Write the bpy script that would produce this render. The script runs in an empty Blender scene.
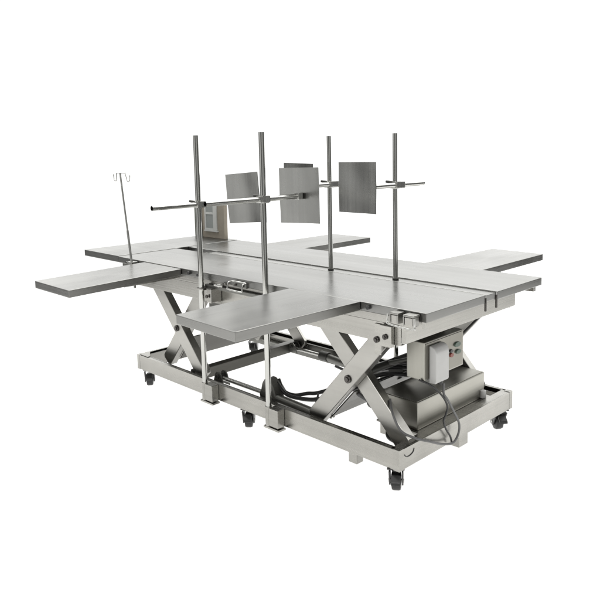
import bpy, bmesh, math, random
from mathutils import Vector, Matrix
random.seed(4)
PI = math.pi
scene = bpy.context.scene
COL = scene.collection

# ------------------------------------------------------------------ camera
cd = bpy.data.cameras.new('camera')
cam = bpy.data.objects.new('camera', cd); COL.objects.link(cam)
YAW, PIT, ROL = 0.7838, 0.1151, -0.0198
F = Vector((-math.sin(YAW)*math.cos(PIT), math.cos(YAW)*math.cos(PIT), -math.sin(PIT)))
R = Vector((math.cos(YAW), math.sin(YAW), 0)); U = R.cross(F)
R2 = R*math.cos(ROL)+U*math.sin(ROL); U2 = -R*math.sin(ROL)+U*math.cos(ROL)
M = Matrix((R2, U2, -F)).transposed().to_4x4()
M.translation = Vector((3.9752, -1.9686, 1.3412))
cam.matrix_world = M
cd.sensor_width = 36; cd.lens = 36*670.3635/600
cd.shift_x = (300-309.54)/600; cd.shift_y = (229.9-300)/600
cd.clip_end = 200
scene.camera = cam

# ------------------------------------------------------------------ world: bright backdrop behind the table, dim room with added bright patches elsewhere
w = bpy.data.worlds.new('World'); scene.world = w; w.use_nodes = True
nt = w.node_tree; nt.nodes.clear()
def N(t, **k):
    n = nt.nodes.new(t)
    for a, b in k.items(): setattr(n, a, b)
    return n
tc = N('ShaderNodeTexCoord')
def dotmask(vec, lo, hi):
    v = N('ShaderNodeVectorMath', operation='DOT_PRODUCT'); v.inputs[1].default_value = Vector(vec).normalized()
    nt.links.new(tc.outputs['Generated'], v.inputs[0])
    m = N('ShaderNodeMapRange', interpolation_type='SMOOTHSTEP')
    m.inputs['From Min'].default_value = lo; m.inputs['From Max'].default_value = hi
    nt.links.new(v.outputs['Value'], m.inputs['Value'])
    return m.outputs['Result']
def mul(a, b):
    n = N('ShaderNodeMath', operation='MULTIPLY'); nt.links.new(a, n.inputs[0])
    if isinstance(b, (int, float)): n.inputs[1].default_value = b
    else: nt.links.new(b, n.inputs[1])
    return n.outputs[0]
def add(a, b):
    n = N('ShaderNodeMath', operation='ADD'); nt.links.new(a, n.inputs[0])
    if isinstance(b, (int, float)): n.inputs[1].default_value = b
    else: nt.links.new(b, n.inputs[1])
    return n.outputs[0]
WORLD_BACK, WORLD_ROOM = 1.10, 0.16
back = mul(dotmask((-.70, .71, 0.0), .38, .74), WORLD_BACK)
back = mul(back, add(mul(dotmask((.71, .70, 0), -.50, .50), .72), .82))   # brightness added towards the right, for the tabletop to mirror
left = mul(dotmask((-.28, -.96, 0.05), .84, 1.0), 0.78)      # added pale patch for the front panels to mirror
ceil_ = mul(dotmask((0, 0, 1), .55, .9), .5)
hl = mul(dotmask((-.70, .12, .70), .84, .96), 3.2)           # unseen bright patch added to glint in the rounded edges
hr = mul(dotmask((.12, .70, .70), .84, .96), 2.8)  # matching patch added for glints on the right-hand edges
side = mul(dotmask((.96, -.28, 0.05), .86, .98), .45)  # added patch that gives the poles a second bright stripe
tot = add(add(add(add(add(add(back, left), ceil_), hl), hr), side), WORLD_ROOM)
cmb = N('ShaderNodeCombineColor')
nt.links.new(mul(tot, 1.0), cmb.inputs[0]); nt.links.new(mul(tot, 1.0), cmb.inputs[1]); nt.links.new(mul(tot, .985), cmb.inputs[2])
bg = N('ShaderNodeBackground'); out = N('ShaderNodeOutputWorld')
nt.links.new(cmb.outputs[0], bg.inputs[0]); nt.links.new(bg.outputs[0], out.inputs[0])
bg.inputs[1].default_value = 1.0

# ------------------------------------------------------------------ added lamps, none in view
def area(name, loc, target, size, power, col=(1, .99, .97)):
    l = bpy.data.lights.new(name, 'AREA'); l.shape = 'RECTANGLE'; l.size, l.size_y = size; l.energy = power; l.color = col
    o = bpy.data.objects.new(name, l); COL.objects.link(o)
    o.location = loc; o.rotation_euler = (Vector(target)-Vector(loc)).to_track_quat('-Z', 'Y').to_euler()
    return o
area('added_overhead_fill', (1.2, .6, 4.4), (1.2, .6, 0), (5, 4), 110)  # unseen lamp added overhead to whiten the floor
area('added_camera_side_fill', (5.2, -3.6, 3.6), (1.5, .45, 0), (2.2, 1.4), 60)  # unseen lamp added to brighten the floor from the camera side
# added unseen lamp under a translucent floor, put in to wash out the shadows
l_ = area('added_underfloor_fill', (1.5, .5, -.7), (1.5, .5, 2), (8.6, 8.8), 410)
l_.rotation_euler = (PI, 0, PI/4)

scene.view_settings.view_transform = 'Standard'; scene.view_settings.look = 'None'
scene.view_settings.exposure = 0; scene.view_settings.gamma = 1
scene.render.engine = 'CYCLES'
scene.cycles.max_bounces = 10; scene.cycles.diffuse_bounces = 5; scene.cycles.glossy_bounces = 6
scene.cycles.use_denoising = True

# ------------------------------------------------------------------ materials
def mat(name):
    m = bpy.data.materials.new(name); m.use_nodes = True
    return m, m.node_tree, m.node_tree.nodes['Principled BSDF']
def steel(name, base=(0.371, 0.368, 0.352), rough=.27, grain='x', streak=.10, mottle=.10, bump=.04, bands=.08, gscale=1.0):
    m, t, p = mat(name)
    n = t.nodes; L = t.links
    tcx = n.new('ShaderNodeTexCoord')
    mp = n.new('ShaderNodeMapping'); L.new(tcx.outputs['Object'], mp.inputs[0])
    S = {'x': (1.2, 160, 160), 'y': (160, 1.2, 160), 'z': (160, 160, 1.2)}
    mp.inputs['Scale'].default_value = [v*gscale for v in S[grain]]
    # where a face looks along the grain, brush it along the other axis instead
    mp2 = n.new('ShaderNodeMapping'); L.new(tcx.outputs['Object'], mp2.inputs[0])
    mp2.inputs['Scale'].default_value = [v*gscale for v in S[{'x': 'y', 'y': 'x', 'z': 'x'}[grain]]]
    sx = n.new('ShaderNodeSeparateXYZ'); L.new(tcx.outputs['Normal'], sx.inputs[0])
    ab = n.new('ShaderNodeMath'); ab.operation = 'ABSOLUTE'; L.new(sx.outputs['xyz'.index(grain)], ab.inputs[0])
    gt = n.new('ShaderNodeMath'); gt.operation = 'GREATER_THAN'; gt.inputs[1].default_value = .7; L.new(ab.outputs[0], gt.inputs[0])
    mv = n.new('ShaderNodeMix'); mv.data_type = 'VECTOR'
    L.new(gt.outputs[0], mv.inputs[0]); L.new(mp.outputs[0], mv.inputs[4]); L.new(mp2.outputs[0], mv.inputs[5])
    ns = n.new('ShaderNodeTexNoise'); ns.inputs['Scale'].default_value = 1; ns.inputs['Detail'].default_value = 3
    L.new(mv.outputs[1], ns.inputs[0])
    nb = n.new('ShaderNodeTexNoise'); nb.inputs['Scale'].default_value = 3.2; nb.inputs['Detail'].default_value = 5; nb.inputs['Roughness'].default_value = .6
    L.new(tcx.outputs['Object'], nb.inputs[0])
    p.inputs['Metallic'].default_value = 1
    # colour: base * (1 + streak*(n-.5) + mottle*(nb-.5))
    def ma(op, a, b):
        q = n.new('ShaderNodeMath'); q.operation = op
        for i, v in enumerate((a, b)):
            if isinstance(v, (int, float)): q.inputs[i].default_value = v
            else: L.new(v, q.inputs[i])
        return q.outputs[0]
    a = ma('MULTIPLY', ma('SUBTRACT', ns.outputs[0], .5), streak*2)
    b = ma('MULTIPLY', ma('SUBTRACT', nb.outputs[0], .5), mottle*2)
    sc_ = n.new('ShaderNodeVectorMath'); sc_.operation = 'MULTIPLY'; sc_.inputs[1].default_value = (.11, .11, .11); L.new(mv.outputs[1], sc_.inputs[0])
    n3 = n.new('ShaderNodeTexNoise'); n3.inputs['Scale'].default_value = 1; n3.inputs['Detail'].default_value = 4; n3.inputs['Roughness'].default_value = .65
    L.new(sc_.outputs[0], n3.inputs[0])
    c3 = ma('MULTIPLY', ma('SUBTRACT', n3.outputs[0], .5), bands*2)
    f = ma('ADD', ma('ADD', ma('ADD', a, b), c3), 1.0)
    vm = n.new('ShaderNodeVectorMath'); vm.operation = 'SCALE'; vm.inputs[0].default_value = base
    L.new(f, vm.inputs['Scale']); L.new(vm.outputs[0], p.inputs['Base Color'])
    r = ma('ADD', ma('ADD', ma('MULTIPLY', ma('SUBTRACT', ns.outputs[0], .5), .16), ma('MULTIPLY', ma('SUBTRACT', nb.outputs[0], .5), .22)), rough)
    L.new(r, p.inputs['Roughness'])
    p.inputs['Anisotropic'].default_value = .3
    nw = n.new('ShaderNodeTexNoise'); nw.inputs['Scale'].default_value = 2.2; nw.inputs['Detail'].default_value = 1.5
    L.new(tcx.outputs['Object'], nw.inputs[0])
    h = ma('ADD', ma('MULTIPLY', ns.outputs[0], .0002), ma('MULTIPLY', nw.outputs[0], .012))
    bp = n.new('ShaderNodeBump'); bp.inputs['Strength'].default_value = 1; bp.inputs['Distance'].default_value = bump*4
    L.new(h, bp.inputs['Height']); L.new(bp.outputs[0], p.inputs['Normal'])
    return m
def plain(name, col, rough=.5, metal=0, bumps=0, scale=60):
    m, t, p = mat(name)
    n = t.nodes; L = t.links
    tcx = n.new('ShaderNodeTexCoord')
    nb = n.new('ShaderNodeTexNoise'); nb.inputs['Scale'].default_value = scale; nb.inputs['Detail'].default_value = 4
    L.new(tcx.outputs['Object'], nb.inputs[0])
    mr = n.new('ShaderNodeMapRange'); mr.inputs['To Min'].default_value = .86; mr.inputs['To Max'].default_value = 1.14
    L.new(nb.outputs[0], mr.inputs[0])
    vm = n.new('ShaderNodeVectorMath'); vm.operation = 'SCALE'; vm.inputs[0].default_value = col
    L.new(mr.outputs[0], vm.inputs['Scale']); L.new(vm.outputs[0], p.inputs['Base Color'])
    p.inputs['Roughness'].default_value = rough; p.inputs['Metallic'].default_value = metal
    if bumps:
        bp = n.new('ShaderNodeBump'); bp.inputs['Strength'].default_value = bumps; bp.inputs['Distance'].default_value = .002
        L.new(nb.outputs[0], bp.inputs['Height']); L.new(bp.outputs[0], p.inputs['Normal'])
    return m
TOP = steel('brushed_steel_top', grain='x', rough=.30, base=(.225, .225, .217), bands=.20, mottle=.18)
BRD = steel('brushed_steel_board', grain='y', rough=.30, base=(.215, .214, .205), bands=.20, mottle=.18)
FRM = steel('brushed_steel_frame', grain='x', streak=.05, rough=.26, base=(.325, .319, .298), mottle=.36, bump=.11, bands=.30)
FRY = steel('brushed_steel_cross', grain='y', rough=.26, base=(0.333, 0.326, 0.307), mottle=.12, bump=.05)
ARM = steel('satin_steel_arm', grain='x', rough=.34, base=(.345, .339, .319), streak=.06, gscale=.6, mottle=.26, bump=.07, bands=.18)
TNK = steel('tank_steel', grain='y', rough=.34, base=(.35, .342, .31), bands=.14, bump=.08, mottle=.16)
BOX = steel('control_box_steel', grain='z', rough=.38, base=(0.333, 0.326, 0.294), streak=.05)
PNL = steel('panel_steel', grain='z', rough=.24, base=(.33, .33, .317), bands=.26, streak=.08, mottle=.2, bump=.10, gscale=.5)
TUY = steel('polished_cross_tube', grain='y', rough=.17, base=(.50, .50, .48), streak=.03, mottle=.06, bump=.0)
TUB = steel('polished_tube', grain='z', rough=.15, base=(.43, .43, .41), streak=.03, mottle=.10, bump=.0)
CHR = steel('chrome', grain='z', rough=.27, base=(.50, .50, .48), streak=.03, mottle=.05, bump=0)
INN = steel('shaded_inner_steel', grain='y', rough=.36, base=(.105, .103, .094), streak=.06, mottle=.3, bump=.04, bands=.2)  # shade inside the frame is put into this darker steel colour
ALU = steel('centre_channel', grain='x', rough=.34, base=(.265, .265, .257), bands=.15)
CLP = steel('clamp_steel', grain='x', rough=.36, base=(.30, .297, .28), bands=.1)
CVR = steel('box_steel_shaded', grain='z', rough=.36, base=(.225, .218, .192), streak=.05, bands=.12)  # box steel darkened, the right face's shading put into its colour
MOT = plain('cast_housing', (.17, .168, .155), .42, .7, .2, 30)
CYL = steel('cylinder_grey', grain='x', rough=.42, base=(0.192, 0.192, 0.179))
DRK = plain('dark_cast_metal', (.06, .06, .055), .45, .6)
BLT = plain('dark_bolt', (.09, .085, .08), .35, .9)
RUB = plain('black_rubber', (.018, .018, .018), .45, 0, .3)
BLK = plain('black_plastic', (.03, .03, .03), .35)
HOS = plain('black_hose', (.02, .02, .02), .4)
GRC = plain('grey_cable', (.12, .12, .12), .5)
WPL = plain('white_plastic', (.47, .47, .46), .38, 0, .0, 12)
RED = plain('red_button', (.22, .06, .045), .4)
GRN = plain('green_button', (.075, .11, .085), .4)
TAN = plain('tan_board', (.33, .295, .24), .65, 0, .2, 25)
OLV = plain('dark_green_post', (.11, .115, .095), .55, 0, 0, 10)
WPT = plain('white_paint', (.56, .57, .55), .5, 0, 0, 10)
GLS = plain('grey_pane', (.33, .35, .34), .15, 0, 0, 8)

def floor_mat():
    m, t, p = mat('white_sweep')
    n = t.nodes; L = t.links
    tcx = n.new('ShaderNodeTexCoord'); nb = n.new('ShaderNodeTexNoise'); nb.inputs['Scale'].default_value = 1.5
    L.new(tcx.outputs['Object'], nb.inputs[0])
    mr = n.new('ShaderNodeMapRange'); mr.inputs['To Min'].default_value = .90; mr.inputs['To Max'].default_value = .94
    L.new(nb.outputs[0], mr.inputs[0]); L.new(mr.outputs[0], p.inputs['Base Color'])
    p.inputs['Roughness'].default_value = .9; p.inputs['Specular IOR Level'].default_value = .1
    tl = n.new('ShaderNodeBsdfTranslucent'); L.new(mr.outputs[0], tl.inputs[0])  # translucency lets the added lamp below whiten the floor
    mx = n.new('ShaderNodeMixShader'); mx.inputs[0].default_value = .5
    L.new(p.outputs[0], mx.inputs[1]); L.new(tl.outputs[0], mx.inputs[2])
    L.new(mx.outputs[0], n['Material Output'].inputs[0])
    return m

# ------------------------------------------------------------------ mesh helpers
class MB:
    def __init__(s): s.bm = bmesh.new()
    def _xf(s, vs, mtx):
        if mtx is not None: bmesh.ops.transform(s.bm, matrix=mtx, verts=vs)
    def prism(s, pts, bev=.002, seg=2):
        """8 points: bottom 4 then top 4 (same winding)"""
        vs = [s.bm.verts.new(p) for p in pts]
        fs = [(3, 2, 1, 0), (4, 5, 6, 7), (0, 1, 5, 4), (1, 2, 6, 5), (2, 3, 7, 6), (3, 0, 4, 7)]
        F_ = [s.bm.faces.new([vs[i] for i in f]) for f in fs]
        bmesh.ops.recalc_face_normals(s.bm, faces=F_)
        if bev:
            es = list({e for f in F_ for e in f.edges})
            bmesh.ops.bevel(s.bm, geom=es, offset=bev, segments=seg, profile=.7, affect='EDGES', clamp_overlap=True)
        return s
    def box(s, x0, x1, y0, y1, z0, z1, bev=.002, mtx=None, seg=2):
        pts = [Vector(p) for p in ((x0, y0, z0), (x1, y0, z0), (x1, y1, z0), (x0, y1, z0), (x0, y0, z1), (x1, y0, z1), (x1, y1, z1), (x0, y1, z1))]
        if mtx is not None: pts = [mtx @ p for p in pts]
        return s.prism(pts, bev, seg)
    def tube(s, pts, r, n=20, caps=True, radii=None, hollow=0):
        pts = [Vector(p) for p in pts]; rings = []
        t0 = (pts[1]-pts[0]).normalized()
        ref = Vector((0, 0, 1)) if abs(t0.z) < .9 else Vector((1, 0, 0))
        nrm = t0.cross(ref).normalized()
        for i, p in enumerate(pts):
            a = pts[max(i-1, 0)]; b = pts[min(i+1, len(pts)-1)]
            t = (b-a).normalized() if (b-a).length > 1e-9 else t0
            nrm = (nrm - t*nrm.dot(t)).normalized(); bn = t.cross(nrm)
            rr = radii[i] if radii else r
            rings.append([s.bm.verts.new(p + (nrm*math.cos(2*PI*k/n)+bn*math.sin(2*PI*k/n))*rr) for k in range(n)])
        for a, b in zip(rings, rings[1:]):
            for k in range(n):
                f = s.bm.faces.new((a[k], a[(k+1) % n], b[(k+1) % n], b[k])); f.smooth = True
        if hollow:
            for ring, pt, sgn in ((rings[0], pts[0], 1), (rings[-1], pts[-1], -1)):
                t = (pts[1]-pts[0]).normalized() if sgn == 1 else (pts[-1]-pts[-2]).normalized()
                inner = [s.bm.verts.new(pt + (v.co-pt)*(1-hollow)) for v in ring]
                deep = [s.bm.verts.new(v.co + t*sgn*.05) for v in inner]
                for k in range(n):
                    q = (k+1) % n
                    s.bm.faces.new((ring[k], ring[q], inner[q], inner[k]))
                    s.bm.faces.new((inner[k], inner[q], deep[q], deep[k]))
                s.bm.faces.new(deep)
        elif caps:
            s.bm.faces.new(rings[0]); s.bm.faces.new(rings[-1])
        return s
    def cyl(s, a, b, r, n=24, bev=.0015):
        a = Vector(a); b = Vector(b); d = (b-a).normalized()
        bev = min(bev, r*.4, (b-a).length*.3)
        return s.tube([a, a, a+d*bev, b-d*bev, b, b], r, n, radii=[r-bev, r-bev, r, r, r-bev, r-bev]) if False else s.tube([a, a+d*bev, b-d*bev, b], r, n, radii=[r-bev, r, r, r-bev])
    def poly(s, prof, axis_pts, bev=.002):
        """extrude polygon prof (list of 3D points) by vector"""
        d = Vector(axis_pts)
        a = [s.bm.verts.new(Vector(p)) for p in prof]; b = [s.bm.verts.new(Vector(p)+d) for p in prof]
        n = len(a); F_ = [s.bm.faces.new(a), s.bm.faces.new(b[::-1])]
        for i in range(n): F_.append(s.bm.faces.new((a[i], b[i], b[(i+1) % n], a[(i+1) % n])))
        bmesh.ops.recalc_face_normals(s.bm, faces=F_)
        if bev:
            es = list({e for f in F_ for e in f.edges})
            bmesh.ops.bevel(s.bm, geom=es, offset=bev, segments=1, affect='EDGES', clamp_overlap=True)
        return s
    def build(s, name, m, parent=None, loc=None, label=None):
        bmesh.ops.recalc_face_normals(s.bm, faces=s.bm.faces)
        for e in s.bm.edges:
            if len(e.link_faces) == 2 and e.calc_face_angle(0) > .7: e.smooth = False
        me = bpy.data.meshes.new(name)
        root = parent
        off = Vector((0, 0, 0))
        while root is not None:
            off += Vector(root.location); root = root.parent
        if loc is None: bmesh.ops.translate(s.bm, vec=-off, verts=s.bm.verts)
        s.bm.to_mesh(me); s.bm.free(); me.materials.append(m)
        o = bpy.data.objects.new(name, me); COL.objects.link(o)
        if parent is not None: o.parent = parent
        if loc is not None: o.location = Vector(loc)-off
        if label: o['label'] = label
        return o
def smooth(pts, k=8):
    """catmull-rom through pts"""
    P = [Vector(p) for p in pts]; P = [P[0]*2-P[1]]+P+[P[-1]*2-P[-2]]; o = []
    for i in range(1, len(P)-2):
        for j in range(k):
            t = j/k
            o.append(.5*((2*P[i])+(P[i+1]-P[i-1])*t+(2*P[i-1]-5*P[i]+4*P[i+1]-P[i+2])*t*t+(3*P[i]-P[i-1]-3*P[i+1]+P[i+2])*t**3))
    o.append(P[-2]); return o
def thing(name, loc, label, cat, group=None):
    o = bpy.data.objects.new(name, None); COL.objects.link(o); o.location = loc; o.empty_display_size = .1
    o['label'] = label; o['category'] = cat
    if group: o['group'] = group
    return o

# ------------------------------------------------------------------ white studio floor
b = MB()
ax, ay = Vector((-.707, .707, 0)), Vector((.707, .707, 0)); c0 = Vector((1.6, .4, 0))
def fp(u, v): return c0 + ax*u + ay*v
vs = [b.bm.verts.new(fp(u, v)) for u, v in ((-4.4, -4.3), (-4.4, 4.3), (3.2, 4.3), (3.2, -4.3))]
b.bm.faces.new(vs)
fl = b.build('floor', floor_mat()); fl['kind'] = 'structure'

# ------------------------------------------------------------------ the operating table
H = .756; TH = .036
T = thing('operating_table', (1.52, .45, 0), 'long stainless steel veterinary operating table with four side boards on a wheeled scissor lift frame', 'operating table')

# table tops: pans with folded skirts
MB().box(0, .414, 0, .904, H-TH, H+.003, .0038, seg=3).build('head_panel', TOP, T, label='short steel panel at the far left end of the table')
def pan(x0, x1, y0, y1): return MB().box(x0, x1, y0, y1, H-TH, H, .0038, seg=3)
pan(.419, 2.6, 0, .407).build('front_tabletop', TOP, T)
pan(.419, 2.6, .500, .904).build('rear_tabletop', TOP, T)
ch = MB()
ch.box(.72, 2.598, .4155, .492, H-.030, H-.004, .0015)
ch.build('centre_channel', ALU, T)
tr = MB(); tr.box(.72, 2.6, .4942, .4978, H-.02, H+.0015, .0006); tr.box(.72, 2.6, .4090, .4128, H-.02, H+.0008, .0006)
tr.build('glint_strip', CHR, T)  # strips added to imitate the bright lines along the channel gaps
# side boards
def board(pts, label, m=BRD, th=TH):
    b = MB()
    top = [Vector(p) for p in pts]; lo = [p-Vector((0, 0, th)) for p in top]
    b.prism(lo+top, .0038, 3)
    return b.build('side_board', m, T, label=label)
board([(.706, -.618, .737), (1.068, -.618, .737), (1.064, -.003, .752), (.712, -.003, .752)], 'side board on the near left, reaching out past the drip stand')
board([(1.908, -.603, H), (2.268, -.614, H), (2.288, -.003, H), (1.885, -.003, H)], 'wide side board in the near middle, behind which the front poles pass')
board([(.712, .907, H), (1.06, .907, H), (1.06, 1.544, H), (.712, 1.544, H)], 'far side board in the middle, behind the reflective panels')
board([(1.955, .907, H), (2.294, .907, H), (2.294, 1.55, H), (1.972, 1.57, H)], 'far side board at the right end')
# support tongues under the boards
for xs, s in (((.78, .99), -1), ((1.97, 2.19), -1), ((.78, .99), 1), ((2.03, 2.22), 1)):
    for x in xs:
        b = MB(); y0, y1 = ((-.30, .10) if s < 0 else (.80, 1.2))
        b.box(x-.012, x+.012, y0, y1, H-TH-.028, H-TH-.005 if s > 0 or x > 1.5 else H-TH-.022, .001).build('board_support', FRY, T)
# rails under the table edges
for y0, y1 in ((.008, .030), (.874, .896)):
    b = MB(); b.box(.45, 2.575, y0, y1, .690, H-TH-.0015, .0015); b.build('edge_rail', FRM, T)
for x in (1.137, 1.215, 1.903, 2.33):
    MB().cyl((x, .002, .738), (x, -.012, .738), .0085).build('knob', BLK, T)
# little fittings under the top, right back corner
MB().cyl((2.52, .85, .70), (2.52, .85, .72), .012).build('stud', BLT, T)
# end skirts / notches
for y in (.411, .497):
    MB().box(2.596, 2.603, y-.004, y+.004, .688, .742, .001).build('end_slot', BLT, T)

# clamps on the front edge
def clamp_block(x0, x1, parent):
    b = MB(); b.box(x0, x1, -.040, -.004, .744, .750, .002); b.box(x0, x1, -.040, -.034, .712, .7435, .001)
    b.box(x0+.006, x1-.006, -.033, -.004, .716, .742, .002)
    return b
def clamp(x0, x1, blocks):
    r = MB()
    for a, c in blocks: 
        r.box(a, c, -.044, -.003, .742, .749, .0025)
        r.box(a, a+.005, -.044, -.010, .708, .7415, .001)
        r.box(c-.005, c, -.044, -.010, .708, .7415, .001)
    o = r.build('clamp', CLP, T)
    MB().tube(smooth([(x0, -.046, .742), (x0, -.047, .716), (x0+.008, -.047, .704), (x1-.008, -.047, .700), (x1, -.047, .712), (x1, -.046, .742)], 6), .0035, 10).build('wire_handle', CHR, o)
    for a, c in blocks: MB().box(a+.007, c-.007, -.0425, -.004, .712, .740, .002).build('jaw', FRY, o)
    return o
clamp(2.458, 2.580, ((2.465, 2.505), (2.527, 2.574)))
o = MB().box(1.50, 1.60, -.010, .007, .716, .738, .002).build('latch', CYL, T)
MB().tube(smooth([(1.500, -.012, .742), (1.497, -.034, .738), (1.497, -.040, .716), (1.503, -.041, .708), (1.597, -.041, .706), (1.604, -.040, .714), (1.604, -.034, .738), (1.601, -.012, .742), (1.55, -.012, .743), (1.500, -.012, .742)], 6), .0036, 10).build('wire_handle', CHR, o)
for x in (1.525, 1.578): MB().cyl((x, -.008, .727), (x, -.018, .727), .006, 12).build('rivet', BLT, o)
# small wing knob and rail between
b = MB(); b.cyl((1.417, .0, .712), (1.417, -.035, .712), .008); b.box(1.385, 1.45, -.036, -.028, .708, .716, .002); b.build('wing_knob', CHR, T)
b = MB(); b.box(1.28, 1.86, -.012, .004, .684, .700, .001); b.build('accessory_rail', CYL, T)

# subframe under the top
Z0, Z1 = .600, .684
b = MB()
b.box(.585, 2.462, .030, .034, Z0, Z1-.004, .001); b.box(.585, 2.462, .030, .062, Z1-.0035, Z1, .001)
b.box(.585, 2.462, .0345, .055, Z0, Z0+.004, .001)
b.build('upper_side_beam', FRM, T)
b = MB()
b.box(.585, 2.462, .868, .872, Z0, Z1-.004, .001); b.box(.585, 2.462, .840, .872, Z1-.0035, Z1, .001)
b.build('upper_side_beam', FRM, T)
MB().box(.580, .584, .032, .870, Z0, Z1, .001).build('upper_end_beam', FRY, T)
MB().box(2.463, 2.483, .032, .880, .612, .7165, .002).build('upper_end_beam', FRM, T)
for x in (1.0, 1.5, 2.05):
    MB().box(x-.02, x+.02, .064, .838, .64, .682, .002).build('upper_crossbeam', FRY, T)
# underside deck shelf
# hanging plate seen through the left scissor
MB().box(1.13, 1.134, .12, .80, .50, .625, .001).build('inner_plate', CYL, T)
# tabs and bolts on the right of the upper beam
b = MB(); b.box(2.338, 2.368, .024, .0285, .548, .672, .001); b.build('tab_plate', FRM, T)
b = MB(); b.box(2.378, 2.432, .008, .0285, .592, .676, .002); b.build('end_block', FRM, T)
def bolt(x, y, z, r=.012, name='bolt'):
    b = MB(); b.cyl((x, y, z), (x, y-.008, z), r, 18); b.cyl((x, y-.008, z), (x, y-.013, z), r*.62, 6, .0008)
    return b.build(name, BLT, T)
bolt(2.349, .024, .608, .0125); bolt(2.404, .008, .632, .011)
bolt(2.545, 0.006, .70, .006)

# ---- scissor arms
def link(x0, z0, x1, z1, y0, y1, wd=.082, m=ARM):
    a = Vector((x0, 0, z0)); c = Vector((x1, 0, z1)); d = (c-a).normalized(); n = Vector((-d.z, 0, d.x))
    prof = []
    h = wd/2
    a2 = a-d*.03; c2 = c+d*.03
    for p, s in ((a2, 1), (c2, -1)):
        if s == 1: prof += [p+n*h*.99+d*.012, p+n*(h-.012), p-n*(h-.012), p-n*h*.99+d*.012]
        else: prof += [p-n*h*.99-d*.012, p-n*(h-.012), p+n*(h-.012), p+n*h*.99-d*.012]
    prof = [Vector((p.x, y0, p.z)) for p in prof]
    return MB().poly(prof, (0, y1-y0, 0), .0022).build('scissor_arm', m, T)
LX, RX, PZ = .924, 2.172, .400
# front and rear pairs
for (f0, f1, g0, g1) in ((.050, .094, .0965, .140), (.7945, .816, .754, .792)):
    link(RX-.19, .195, RX+.175, .605, f0, f1)            # rising to the right, outer
    link(RX-.185, .615, RX+(.235 if f0 < .4 else .170), .185 if f0 < .4 else .225, g0, g1)           # falling to the right, inner
    link(LX-.185, .610, LX+.195, .195, f0, f1)           # left pair
    link(LX-.17, .190, LX+.17, .612, g0, g1)
bolt(RX, .050, PZ, .017); bolt(LX, .050, PZ, .017)
# cross tubes between the pairs
for x, z in ((RX, PZ), (LX, PZ), (RX-.185, .61), (RX+.175, .60), (LX-.17, .61), (LX+.17, .61)):
    MB().cyl((x, .09, z), (x, .78, z), .018).build('cross_tube', DRK, T)
# wide torsion plates
for xa, xc, ya in ((LX-.117, LX, .1405), (RX-.142, RX-.008, .0945)):
    a = Vector((xa, ya, .188)); c = Vector((xc, ya, .335)); n = (c-a).normalized(); q = Vector((n.z, 0, -n.x))*.006
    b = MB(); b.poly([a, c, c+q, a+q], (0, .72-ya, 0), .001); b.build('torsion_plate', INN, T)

# ---- base frame
X0, X1, Y0, Y1, B0, B1 = .577, 2.474, 0, .883, .113, .195
def channel(side):
    b = MB()
    if side in ('front', 'rear'):
        s = 1 if side == 'front' else -1; y = Y0 if s == 1 else Y1
        def yb(a, c): return (y+a, y+c) if s == 1 else (y-c, y-a)
        b.box(X0+.006, X1-.006, *yb(0, .004), B0, B1, .001)
        b.box(X0+.006, X1-.006, *yb(.0045, .020), B1-.004, B1, .001)
        b.box(X0+.006, X1-.006, *yb(.0045, .048), B0, B0+.004, .001)
        b.box(X0+.05, X1-.05, *yb(.044, .048), B0+.0045, B1-.012, .001)
    else:
        s = 1 if side == 'left' else -1; x = X0 if s == 1 else X1
        def xb(a, c): return (x+a, x+c) if s == 1 else (x-c, x-a)
        b.box(*xb(0, .005), Y0+.006, Y1-.006, B0, B1, .001)
        b.box(*xb(.0055, .045 if side == 'right' else .016), Y0+.006, Y1-.006, B1-.004, B1, .001)
        b.box(*xb(.0055, .045), Y0+.006, Y1-.006, B0, B0+.004, .001)
        b.box(*xb(.041, .045), Y0+.006, Y1-.006, B0+.0045, B1-.0045, .001)
    return b
channel('front').build('base_side_beam', FRM, T)
channel('rear').build('base_side_beam', FRM, T)
channel('left').build('base_end_beam', FRY, T)
MB().box(.584, .617, .052, .835, .1175, .135, .001).build('beam_shade_strip', INN, T)  # dark strip added for the shade inside the left beam
MB().box(2.20, 2.4285, .20, .775, .180, .188, .001).build('tank_tray', FRM, T)
reb = channel('right').build('base_end_beam', FRM, T)
for x, y in ((X0, Y0), (X1, Y0), (X0, Y1), (X1, Y1)):
    sx = 1 if x == X0 else -1; sy = 1 if y == Y0 else -1
    b = MB(); b.box(*sorted((x-.001*sx, x+.028*sx)), *sorted((y-.001*sy, y+.028*sy)), B0-.002, B1+.002, .002)
    b.build('corner_post', FRM, T)
# gusset plates at the left corners
MB().prism([(.604, .006, .196), (.68, .006, .196), (.68, .02, .196), (.604, .07, .196), (.604, .006, .199), (.68, .006, .199), (.68, .02, .199), (.604, .07, .199)], 0).build('gusset', FRM, T)
# dark curved handle slot in the right end beam
MB().tube(smooth([(2.4745, .034, .170), (2.4745, .045, .160), (2.4745, .065, .157), (2.4745, .088, .164), (2.4745, .096, .178)], 5), .0022, 8).build('handle_slot', BLK, reb)
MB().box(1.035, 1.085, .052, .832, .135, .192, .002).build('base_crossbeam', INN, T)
MB().box(2.206, 2.250, .010, .05, .066, .1125, .003).build('foot_block', FRM, T)
MB().box(2.41, 2.470, .427, .497, .064, .1125, .003).build('foot_block', FRM, T)
# track rails inside the beams
for y in (.150, .168):
    MB().cyl((1.20, y, .150), (1.98, y, .150), .006, 12).build('guide_rod', CYL, T)
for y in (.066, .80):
    b = MB(); b.box(.66, 2.40, y-.014, y+.014, B0+.005, B0+.030, .002); b.build('track_rail', CYL, T)

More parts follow.
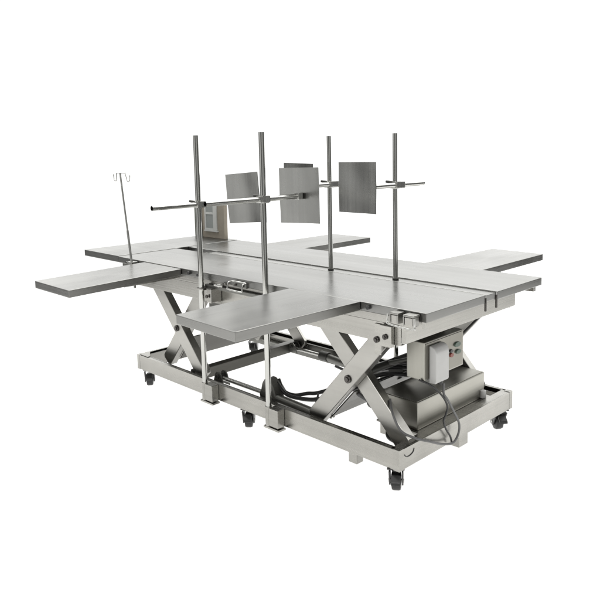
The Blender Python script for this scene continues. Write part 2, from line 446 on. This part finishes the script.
# ---- actuators
def actuator(y, xa, xb, xc, z, zc):
    b = MB(); b.cyl((xb, y, z), (xc, y, zc), .021); o = b.build('actuator', CYL, T)
    MB().cyl((xb-.03, y, z), (xb+.03, y, z), .027).build('collar', DRK, o)
    MB().cyl((xa, y, z), (xb-.02, y, z), .0105).build('piston_rod', CHR, o)
    for dy in (-.022, .016):
        prof = [(xa-.045, y+dy, B0+.03), (xa+.045, y+dy, B0+.03), (xa+.026, y+dy, z+.022), (xa+.010, y+dy, z+.036), (xa-.010, y+dy, z+.036), (xa-.026, y+dy, z+.022)]
        MB().poly(prof, (0, .006, 0), .001).build('bracket', CYL, o)
    MB().cyl((xa, y-.03, z+.012), (xa, y+.03, z+.012), .011).build('pivot_pin', DRK, o)
    return o
a1 = actuator(.105, 1.235, 1.60, 1.95, .178, .165)
# arched motor housing behind the second front pole
prof = [(1.60+dx, .085, z) for dx, z in ((-.045, .15), (.085, .15), (.075, .19), (.055, .235), (.028, .262), (.0, .262), (-.022, .235), (-.034, .19))]
MB().poly(prof, (0, .06, 0), .006).build('motor_housing', MOT, a1)
a2 = actuator(.76, 1.105, 1.36, 1.75, .165, .135)
MB().box(1.16, 2.1, .8195, .832, .128, .188, .002).build('guide_bar', INN, T)  # enlarged bar, its dark colour standing in for shade in the rear channel

# ---- hydraulic tank
b = MB(); b.box(2.195, 2.402, .219, .748, .1885, .306, .004); tank = b.build('tank', TNK, T)
MB().box(2.20, 2.36, .225, .72, .118, .1795, .002).build('tray_skirt', FRM, T)
MB().box(2.20, 2.397, .224, .743, .3065, .309, .001).build('lid', TNK, tank)
MB().cyl((2.41, .725, .19), (2.41, .725, .225), .014).build('white_filler', WPL, tank)
# pumps and pipes between the tank and the left arm
MB().cyl((2.10, .30, .235), (2.19, .30, .235), .05).build('pump', DRK, T)
MB().cyl((2.12, .44, .33), (2.12, .70, .33), .045).build('pump_motor', DRK, T)

# ---- control box hanging at the right end
b = MB(); b.box(2.362, 2.450, .200, .486, .416, .574, .003); cb = b.build('control_box', BOX, T)
MB().box(2.4505, 2.4525, .206, .480, .422, .568, .0015).build('cover_plate', CVR, cb)
b = MB()
prof = []
zt, zb = .556, .402; y0, y1 = .228, .320
pts = [(2.453, zb), (2.453, zt), (2.458, zt)] + [(2.458+.030*math.sin(t), zt-.030+.030*math.cos(t)) for t in [PI/2*k/6 for k in range(1, 7)]] + [(2.488, zb+.008), (2.482, zb)]
b.poly([(x, y0, z) for x, z in pts], (0, y1-y0, 0), .004)
jb = b.build('junction_box', WPL, cb)
MB().cyl((2.470, .285, .401), (2.470, .285, .385), .010).build('cable_gland', BLK, jb)
def ellipse(y, z, ry, rz, m, name, d=.006):
    b = MB(); n = 24
    r1 = [b.bm.verts.new((2.453, y+ry*math.cos(2*PI*k/n), z+rz*math.sin(2*PI*k/n))) for k in range(n)]
    r2 = [b.bm.verts.new((2.453+d, y+ry*.9*math.cos(2*PI*k/n), z+rz*.9*math.sin(2*PI*k/n))) for k in range(n)]
    b.bm.faces.new(r2)
    for k in range(n): b.bm.faces.new((r1[k], r1[(k+1) % n], r2[(k+1) % n], r2[k]))
    return b.build(name, m, cb)
ellipse(.433, .519, .024, .011, GRN, 'button')
ellipse(.440, .486, .020, .010, GRN, 'button')
ellipse(.386, .500, .012, .007, BLK, 'button')
ellipse(.388, .482, .014, .009, RED, 'button')
# hanger and oblique stay
MB().box(2.38, 2.384, .24, .45, .575, .640, .001).build('hanger_plate', CYL, T)
MB().cyl((2.39, .555, .515), (2.448, .655, .612), .0055, 12).build('stay_rod', DRK, T)
# ---- cables and hoses
MB().tube(smooth([(2.43, .19, .42), (2.47, .215, .40), (2.492, .262, .35), (2.50, .290, .30), (2.497, .284, .265), (2.494, .272, .24), (2.493, .290, .20), (2.492, .325, .155), (2.49, .34, .118)], 8), .0042, 10).build('power_cord', HOS, T)
MB().tube(smooth([(2.480, .292, .39), (2.492, .275, .355), (2.50, .292, .325), (2.502, .33, .27), (2.502, .375, .20), (2.50, .372, .152), (2.50, .33, .128), (2.50, .25, .150), (2.50, .167, .188), (2.47, .11, .212), (2.42, .085, .235), (2.38, .085, .29), (2.33, .13, .33)], 8), .0048, 10).build('grey_cable', GRC, T)
def hose(pts, r, m=HOS): return MB().tube(smooth(pts, 8), r, 10).build('hose', m, T)
hose([(1.63, .15, .25), (1.665, .15, .20), (1.72, .17, .185), (1.78, .20, .20), (1.83, .22, .21), (1.92, .27, .25), (2.0, .33, .30), (2.1, .40, .345), (2.22, .45, .36), (2.33, .48, .38)], .009)
hose([(1.64, .13, .24), (1.70, .14, .19), (1.79, .165, .185), (1.87, .19, .20), (1.95, .24, .24), (2.03, .31, .29), (2.12, .36, .33), (2.25, .40, .345)], .009)
hose([(1.75, .18, .175), (1.84, .20, .18), (1.90, .21, .205), (1.98, .25, .25), (2.06, .30, .30)], .006)
hose([(1.62, .17, .22), (1.66, .19, .165), (1.75, .23, .15), (1.86, .28, .175), (1.98, .36, .24), (2.10, .46, .30)], .007)
hose([(1.50, .70, .15), (1.62, .67, .155), (1.76, .60, .20), (1.92, .52, .26), (2.08, .46, .32)], .008)
hose([(1.87, .18, .225), (1.865, .17, .185), (1.87, .16, .165)], .005)
hose([(2.13, .30, .39), (2.22, .32, .42), (2.30, .34, .445), (2.36, .35, .46)], .010, CYL)
hose([(2.12, .34, .385), (2.22, .36, .41), (2.30, .39, .44), (2.365, .41, .455)], .010)
hose([(2.12, .42, .36), (2.2, .44, .39), (2.28, .46, .395), (2.34, .47, .40)], .013)
hose([(2.14, .15, .30), (2.19, .17, .27), (2.24, .17, .23), (2.29, .17, .19), (2.36, .15, .20), (2.42, .12, .20)], .009, GRC)
hose([(2.26, .17, .22), (2.29, .16, .19), (2.32, .13, .165), (2.40, .10, .17)], .008, DRK)

# ---- casters (copied)
def caster():
    o = MB()
    o.box(-.034, .034, -.034, .034, .1065, .1125, .002)
    o.cyl((0, 0, .1065), (0, 0, .094), .022, 20)
    top = o.build('caster', BLK, T, loc=(0, 0, 0))
    for s in (-1, 1):
        prof = [(s*.0225, -.030, .096), (s*.0225, .034, .096), (s*.0225, .050, .050), (s*.0225, .042, .024), (s*.0225, .008, .024)]
        MB().poly(prof, (s*.006, 0, 0), .001).build('fork', BLK, top, loc=(1.52, .45, 0))
    b = MB(); prof = []
    rr = [(.0, -.020), (.022, -.020), (.0355, -.017), (.038, -.010), (.038, .010), (.0355, .017), (.022, .020), (.0, .020)]
    n = 28; rings = []
    for r, x in rr[1:-1]: rings.append([b.bm.verts.new((x, .022+r*math.cos(2*PI*k/n), .038+r*math.sin(2*PI*k/n))) for k in range(n)])
    for p, q in zip(rings, rings[1:]):
        for k in range(n):
            f = b.bm.faces.new((p[k], p[(k+1) % n], q[(k+1) % n], q[k])); f.smooth = True
    b.bm.faces.new(rings[0]); b.bm.faces.new(rings[-1])
    b.build('wheel', RUB, top, loc=(1.52, .45, 0))
    b = MB(); b.cyl((-.031, .022, .038), (.031, .022, .038), .008, 12); b.build('axle', CHR, top, loc=(1.52, .45, 0))
    b = MB(); b.poly([(-.019, -.030, .086), (-.019, -.056, .066), (-.019, -.060, .054), (-.019, -.030, .072)], (.038, 0, 0), .002); b.build('brake_pedal', BLK, top, loc=(1.52, .45, 0))
    return top
c0_ = caster()
c0_.location = (0, 0, 0)
for ch_ in c0_.children: ch_.location = (0, 0, 0)
spots = [(2.428, .040, .62), (.622, .048, .95), (1.520, .045, .75), (2.430, .842, .9), (.60, .86, .7), (1.52, .84, 1.0)]
for i, (x, y, a) in enumerate(spots):
    if i == 0: o = c0_
    else:
        o = c0_.copy(); COL.objects.link(o); o.parent = T
        for k in c0_.children:
            q = k.copy(); COL.objects.link(q); q.parent = o
    o.location = (x-1.52, y-.45, 0); o.rotation_euler = (0, 0, a)

# ------------------------------------------------------------------ pole stands with arms and reflective panels
def panel(bm_c, w_, h_, yaw, roll, parent, bend=0):
    m = Matrix.Translation(Vector(bm_c)) @ Matrix.Rotation(yaw, 4, 'Z') @ Matrix.Rotation(-roll, 4, 'Y')
    b = MB(); nx, nz = 10, 12; th = .0022
    def P(i, j, s):
        x = (i/nx-.5)*w_; z = (j/nz-.5)*h_
        return m @ Vector((x, s*th + bend*((1-(2*x/w_)**2)*.004 + .0016*math.sin(8*x/w_+1+1.5*z/h_)) + .0010*math.sin(7*z/h_+3*x/w_), z))
    g = [[[b.bm.verts.new(P(i, j, s)) for j in range(nz+1)] for i in range(nx+1)] for s in (-1, 1)]
    for k, G in enumerate(g):
        for i in range(nx):
            for j in range(nz):
                f = b.bm.faces.new((G[i][j], G[i+1][j], G[i+1][j+1], G[i][j+1])); f.smooth = True
    for i in range(nx):
        for j in (0, nz): b.bm.faces.new((g[0][i][j], g[0][i+1][j], g[1][i+1][j], g[1][i][j]))
    for j in range(nz):
        for i in (0, nx): b.bm.faces.new((g[0][i][j], g[0][i][j+1], g[1][i][j+1], g[1][i][j]))
    return b.build('reflector_panel', PNL, parent)
def pole_stand(x, y, z0, zt, r, az, ay0, ay1, pan_c, pw, ph, yaw, roll, front, label, dx):
    t = thing('pole_stand', (x, y, z0), label, 'pole stand', 'steel poles with cross arms and square panels')
    MB().tube([(x, y, z0), (x, y, zt-.0005)], r, 24, hollow=.16).build('pole', TUB, t)
    ra = .0118
    ax_ = x + dx
    MB().tube([(ax_, ay0, az), (ax_, ay1, az)], ra, 20, hollow=.18).build('cross_arm', TUY, t)
    # cross clamp
    s = 1 if dx > 0 else -1
    b = MB(); b.box(x-.021, x+.021, y-.020, y+.020, az-.017, az+.017, .005)
    b.box(ax_-.016, ax_+.016, y-.030, y+.030, az-.0155, az+.0155, .005)
    c = b.build('clamp', CHR, t)
    MB().cyl((x, y-.018 if dx else y, az+.012), (x-.03, y-.03, az+.016), .006, 12).build('clamp_knob', DRK, c)
    p = panel(pan_c, pw, ph, yaw, roll, t, 1 if front else .4)
    s2 = -1 if front else 1
    b = MB(); b.box(ax_-.015, ax_+.015, pan_c[1]+.003 if not front else pan_c[1]-.030, pan_c[1]+.030 if not front else pan_c[1]-.003, az-.015, az+.015, .003)
    b.build('panel_bracket', CHR, t)
    if front:
        b = MB(); b.box(x+.010, x+.072, y-.013, -.0015, .112, .196, .003); b.box(x-.020, x+.080, y-.018, -.0015, .100, .109, .002); 
        b.box(x-.016, x+.085, y-.010, -.0015, .188, .1945, .001) if False else None
        f = b.build('socket', FRM, t)
        MB().cyl((x, y, .102), (x, y, .200), r+.0035, 24).build('sleeve', FRM, f)
        b = MB(); b.box(x+.046, x+.086, y-.006, .0285, .616, .690, .006); b.box(x-.018, x+.0345, y-.016, -.014+.03, .676, .686, .002)
        g = b.build('side_bracket', FRM, t)
        MB().cyl((x+.062, y-.011, .650), (x+.062, y-.020, .650), .009, 16).build('bracket_screw', BLT, g)
    else:
        b = MB(); b.cyl((x, y, .7525), (x, y, .762), r+.004, 24); b.build('collar', DRK, t)
    return t
yA = -.030
pole_stand(1.276, yA, .100, 1.434, .0132, 1.100, -.305, .246, (1.281, .252, 1.113), .215, .258, .19, .072, True,
           'leftmost of the four tall steel poles, its cross arm holding a tilted square panel', .022)
pole_stand(1.759, yA, .100, 1.434, .0132, 1.141, -.343, .200, (1.747, .204, 1.143), .215, .258, .24, .015, True,
           'tall steel pole clamped to the frame front, second pole from the left', -.0)
pole_stand(1.705, .455, .50, 1.420, .0112, 1.183, .312, .643, (1.642, .300, 1.183), .200, .215, .0, -.03, False,
           'steel pole in the centre channel whose panel is nearly hidden behind another panel', .02)
pole_stand(2.111, .455, .30, 1.420, .0112, 1.188, .172, .643, (2.139, .160, 1.191), .204, .213, .0, .0, False,
           'rightmost steel pole, in the centre channel, with a dark square panel left of it', .02)

# ------------------------------------------------------------------ drip stand
t = thing('drip_stand', (.62, -.03, .60), 'thin leaning drip stand with two small hooks at the left end of the table', 'drip stand')
d0, d1 = Vector((.642, -.03, .60)), Vector((.543, -.03, 1.247))
MB().tube([d0, d0.lerp(d1, .5)], .0068, 16).build('pole', TUB, t)
MB().tube([d0.lerp(d1, .5), d1], .0052, 16).build('upper_pole', TUB, t)
hz = 1.247
MB().tube([(.503, -.03, hz), (.598, -.03, hz)], .0028, 10).build('hook_bar', CHR, t)
MB().tube(smooth([(.503, -.03, hz), (.503, -.03, hz-.03), (.500, -.03, hz-.042), (.489, -.03, hz-.046), (.477, -.03, hz-.040), (.470, -.03, hz-.022), (.467, -.03, hz-.008)], 5), .0028, 10).build('hook', CHR, t)
MB().tube(smooth([(.598, -.03, hz), (.608, -.03, hz-.022), (.618, -.03, hz-.042), (.629, -.03, hz-.048), (.640, -.03, hz-.042), (.645, -.03, hz-.028), (.647, -.03, hz-.012)], 5), .0028, 10).build('hook', CHR, t)
b = MB(); b.box(.598, .640, -.044, -.0015, .722, .748, .003); o = b.build('holder', CHR, t)
MB().cyl((.590, -.03, .735), (.562, -.03, .738), .007, 14).build('thumb_screw', DRK, o)

# ------------------------------------------------------------------ leftover patch of background, built as a small board with a window
t = thing('background_remnant', (.16, .87, H), 'leftover patch of tan background with a white framed window, built as a board on the far left corner of the table', 'background remnant')
zb, zt = H+.0035, .998
MB().box(.035, .335, .855, .885, zb, zt, .002).build('board', TAN, t)
MB().box(-.0, .0345, .850, .888, zb, zt, .002).build('dark_post', OLV, t)
MB().box(.0352, .085, .848, .8545, zb, zt, .001).build('dark_post', OLV, t)
b = MB(); wx0, wx1, wz0, wz1 = .125, .262, .815, .985
b.box(wx0, wx0+.014, .846, .8545, wz0, wz1, .001); b.box(wx1-.040, wx1, .846, .8545, wz0, wz1, .001)
b.box(wx0+.0145, wx1-.0405, .846, .8545, wz0, wz0+.012, .001); b.box(wx0+.0145, wx1-.0405, .846, .8545, wz1-.06, wz1-.046, .001)
b.box(wx0-.004, wx1+.012, .840, .8545, wz0-.010, wz0-.001, .001)
wn = b.build('window', WPT, t)
MB().box(wx0+.0145, wx1-.0405, .851, .8545, wz0+.0125, wz1, .0005).build('pane', GLS, wn)
